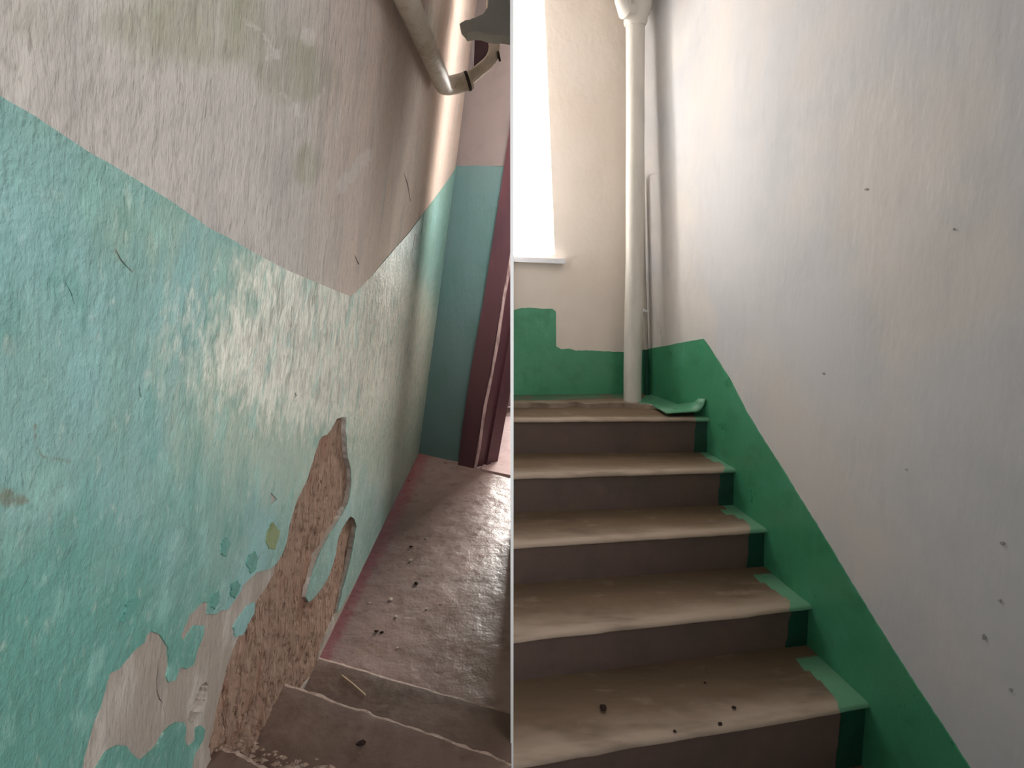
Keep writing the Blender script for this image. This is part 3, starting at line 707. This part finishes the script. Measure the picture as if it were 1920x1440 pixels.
# painted green ends
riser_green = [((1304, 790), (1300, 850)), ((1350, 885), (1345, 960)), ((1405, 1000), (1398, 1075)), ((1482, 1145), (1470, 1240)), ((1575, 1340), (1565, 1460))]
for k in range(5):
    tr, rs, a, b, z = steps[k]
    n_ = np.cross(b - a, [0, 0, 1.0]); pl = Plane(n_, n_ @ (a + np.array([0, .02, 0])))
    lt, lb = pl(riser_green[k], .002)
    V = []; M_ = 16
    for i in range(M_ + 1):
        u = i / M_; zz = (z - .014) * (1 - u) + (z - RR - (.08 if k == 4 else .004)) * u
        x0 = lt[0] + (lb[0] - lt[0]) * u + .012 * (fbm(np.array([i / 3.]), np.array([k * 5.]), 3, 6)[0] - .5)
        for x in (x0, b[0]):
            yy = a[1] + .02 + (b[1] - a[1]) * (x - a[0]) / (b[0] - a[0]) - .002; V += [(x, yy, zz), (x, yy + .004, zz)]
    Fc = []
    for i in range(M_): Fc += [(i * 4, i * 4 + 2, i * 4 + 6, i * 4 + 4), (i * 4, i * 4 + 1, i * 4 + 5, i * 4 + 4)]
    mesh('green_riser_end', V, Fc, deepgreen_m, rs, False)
tread_green = {1: [(1300, 840), (1330, 862), (1352, 868), (1360, 872), (1352, 905), (1460, 905), (1420, 830)],
               2: [(1346, 952), (1358, 962), (1382, 970), (1408, 981), (1403, 1020), (1520, 1020), (1480, 930)],
               3: [(1410, 1075), (1424, 1090), (1450, 1104), (1470, 1118), (1482, 1128), (1478, 1170), (1620, 1170), (1580, 1050)],
               4: [(1470, 1235), (1498, 1247), (1520, 1262), (1540, 1282), (1560, 1302), (1573, 1318), (1574, 1365), (1740, 1365), (1690, 1200)],
               0: [(1302, 762), (1304, 782), (1305, 800), (1420, 800), (1400, 740), (1310, 752)]}
def to_px(V):
    V = np.asarray(V); yc = cp * V[:, 1] - sp * V[:, 2]; zc = sp * V[:, 1] + cp * V[:, 2]
    return np.stack([CX + F * V[:, 0] / yc, CY - F * zc / yc], 1)
for k, (tr, rs, a, b, z) in enumerate(steps):
    co = np.zeros(len(tr.data.vertices) * 3); tr.data.vertices.foreach_get('co', co); co = co.reshape(-1, 3) - np.array([0, 0, EYE])
    g = inside(to_px(co), tread_green[k]) if k in tread_green else np.zeros(len(co))
    at = tr.data.attributes.new('green', 'FLOAT', 'POINT'); at.data.foreach_set('value', g.astype(np.float32))

# riser pipes in the corner
rp = empty('riser_pipe', on_z((1182, 758), RZ)[0]); tag(rp, 'thick white vertical pipe standing in the corner of the half landing', 'pipe')
dR = 2.74
def aty(px, y): r = rays([px])[0]; return r * (y / r[1])
base = on_z((1186, 751), RZ + .01)[0]; yb = base[1]
path = [aty(p, yb + i * .004) for i, p in enumerate([(1186, 752), (1186, 700), (1188, 600), (1190, 480), (1190, 360), (1191, 240), (1191, 120), (1191, 44), (1191, -330)])]
tube('pipe_run', path, [.043, .043, .043, .041, .041, .041, .041, .041, .041], rpipe_m, rp, 20, True, .015)
cpth = [aty((1191, 50), yb + .03), aty((1191, 44), yb + .03), aty((1192, 34), yb + .03), aty((1193, 18), yb + .03), aty((1194, -20), yb + .03)]
tube('coupling', cpth, [.044, .05, .05, .066, .07], rpipe_m, rp, 18, True, .08)
tube('branch_stub', [aty((1193, 22), yb + .02), aty((1172, 20), yb - .03), aty((1168, 2), yb - .03), aty((1166, -120), yb - .03)], [.03, .034, .034, .034], rpipe_m, rp, 14, True, .06)
t2 = empty('thin_conduit', aty((1212, 742), yb + .1)); tag(t2, 'thin grey conduit leaning beside the thick white pipe, painted green below', 'conduit')
cw = Mat('grey_conduit_paint', (170, 164, 154), .5).bump(40, .002).done()
tube('upper_length', [aty(p, yb + .125) for p in ((1199, 330), (1203, 430), (1207, 540), (1211, 655))], .013, cw, t2, 10)
tube('green_length', [aty(p, yb + .125) for p in ((1211, 655), (1213, 700), (1213, 742))], .0135, deepgreen_m, t2, 10)
tube('clip', [aty((1199, 584), yb + .115), aty((1206, 583), yb + .112), aty((1214, 584), yb + .12)], .007, sill_m, t2, 8)

# ================================================================== SMALL LOOSE THINGS
def lump(name, p, r, m, flat=.5, seed=0):
    bm = bmesh.new(); bmesh.ops.create_icosphere(bm, subdivisions=1, radius=1)
    rs = random.Random(seed)
    for v in bm.verts:
        k = rs.uniform(.6, 1.25); v.co = Vector((v.co.x * r * k * 1.3, v.co.y * r * k, v.co.z * r * k * flat))
    zmin = min(v.co.z for v in bm.verts)
    for v in bm.verts: v.co.z -= zmin
    bmesh.ops.rotate(bm, verts=bm.verts, cent=(0, 0, 0), matrix=Matrix.Rotation(rs.uniform(0, 6.28), 3, 'Z'))
    me = bpy.data.meshes.new(name); bm.to_mesh(me); bm.free()
    o = link(name, me, m, None, False); o.location = (p[0], p[1], p[2] + EYE); return o
for i, (x, y, r) in enumerate([(770, 1052, .016), (733, 1124, .02), (743, 1157, .014), (799, 1010, .012), (800, 940, .012), (812, 955, .01), (760, 1000, .01), (826, 1133, .012), (799, 1142, .012),
                               (693, 1131, .012), (836, 1199, .009), (750, 1062, .008), (745, 1215, .009), (810, 1000, .008)]):
    p = on_z((x, y), LZ)[0]
    tag(lump('plaster_chip', p, r * .55, chip_m, .35, i), 'small pale plaster chip lying on the brown landing', 'debris', 'plaster chips on the brown landing')
for i, (x, y, r) in enumerate([(771, 1026, .016), (780, 1095, .018), (706, 1185, .016), (716, 1186, .012)]):
    p = on_z((x, y), LZ)[0]
    tag(lump('dark_crumb', p, r * .6, crumb_m, .4, 40 + i), 'dark dirt crumb lying on the brown landing', 'debris', 'dark crumbs on the brown landing')
p = on_z((678, 1398), LZ + 2 * LR)[0]; tag(lump('dirt_clod', p, .009, crumb_m, .6, 77), 'black dirt clod on the old step below the wooden stick', 'debris')
s0, s1 = on_z([(641, 1266), (685, 1303)], LZ + LR + .004)
tag(tube('wooden_stick', [s0, (s0 + s1) / 2 + np.array([.001, 0, .001]), s1], .0022, stick_m, None, 6), 'thin pale wooden stick lying on the upper brown step', 'stick')
for i, (x, y, k, r) in enumerate([(1131, 1330, 4, .012), (1376, 1327, 4, .006), (1350, 1358, 4, .006), (1322, 1281, 4, .005), (1265, 1372, 4, .005)]):
    p = on_z((x, y), RZ - k * RR)[0]
    tag(lump('grit_crumb', p, r, crumb_m, .4, 90 + i), 'tiny dark grit crumb on the lowest pale tread of the green stair', 'debris', 'grit on the lowest tread')
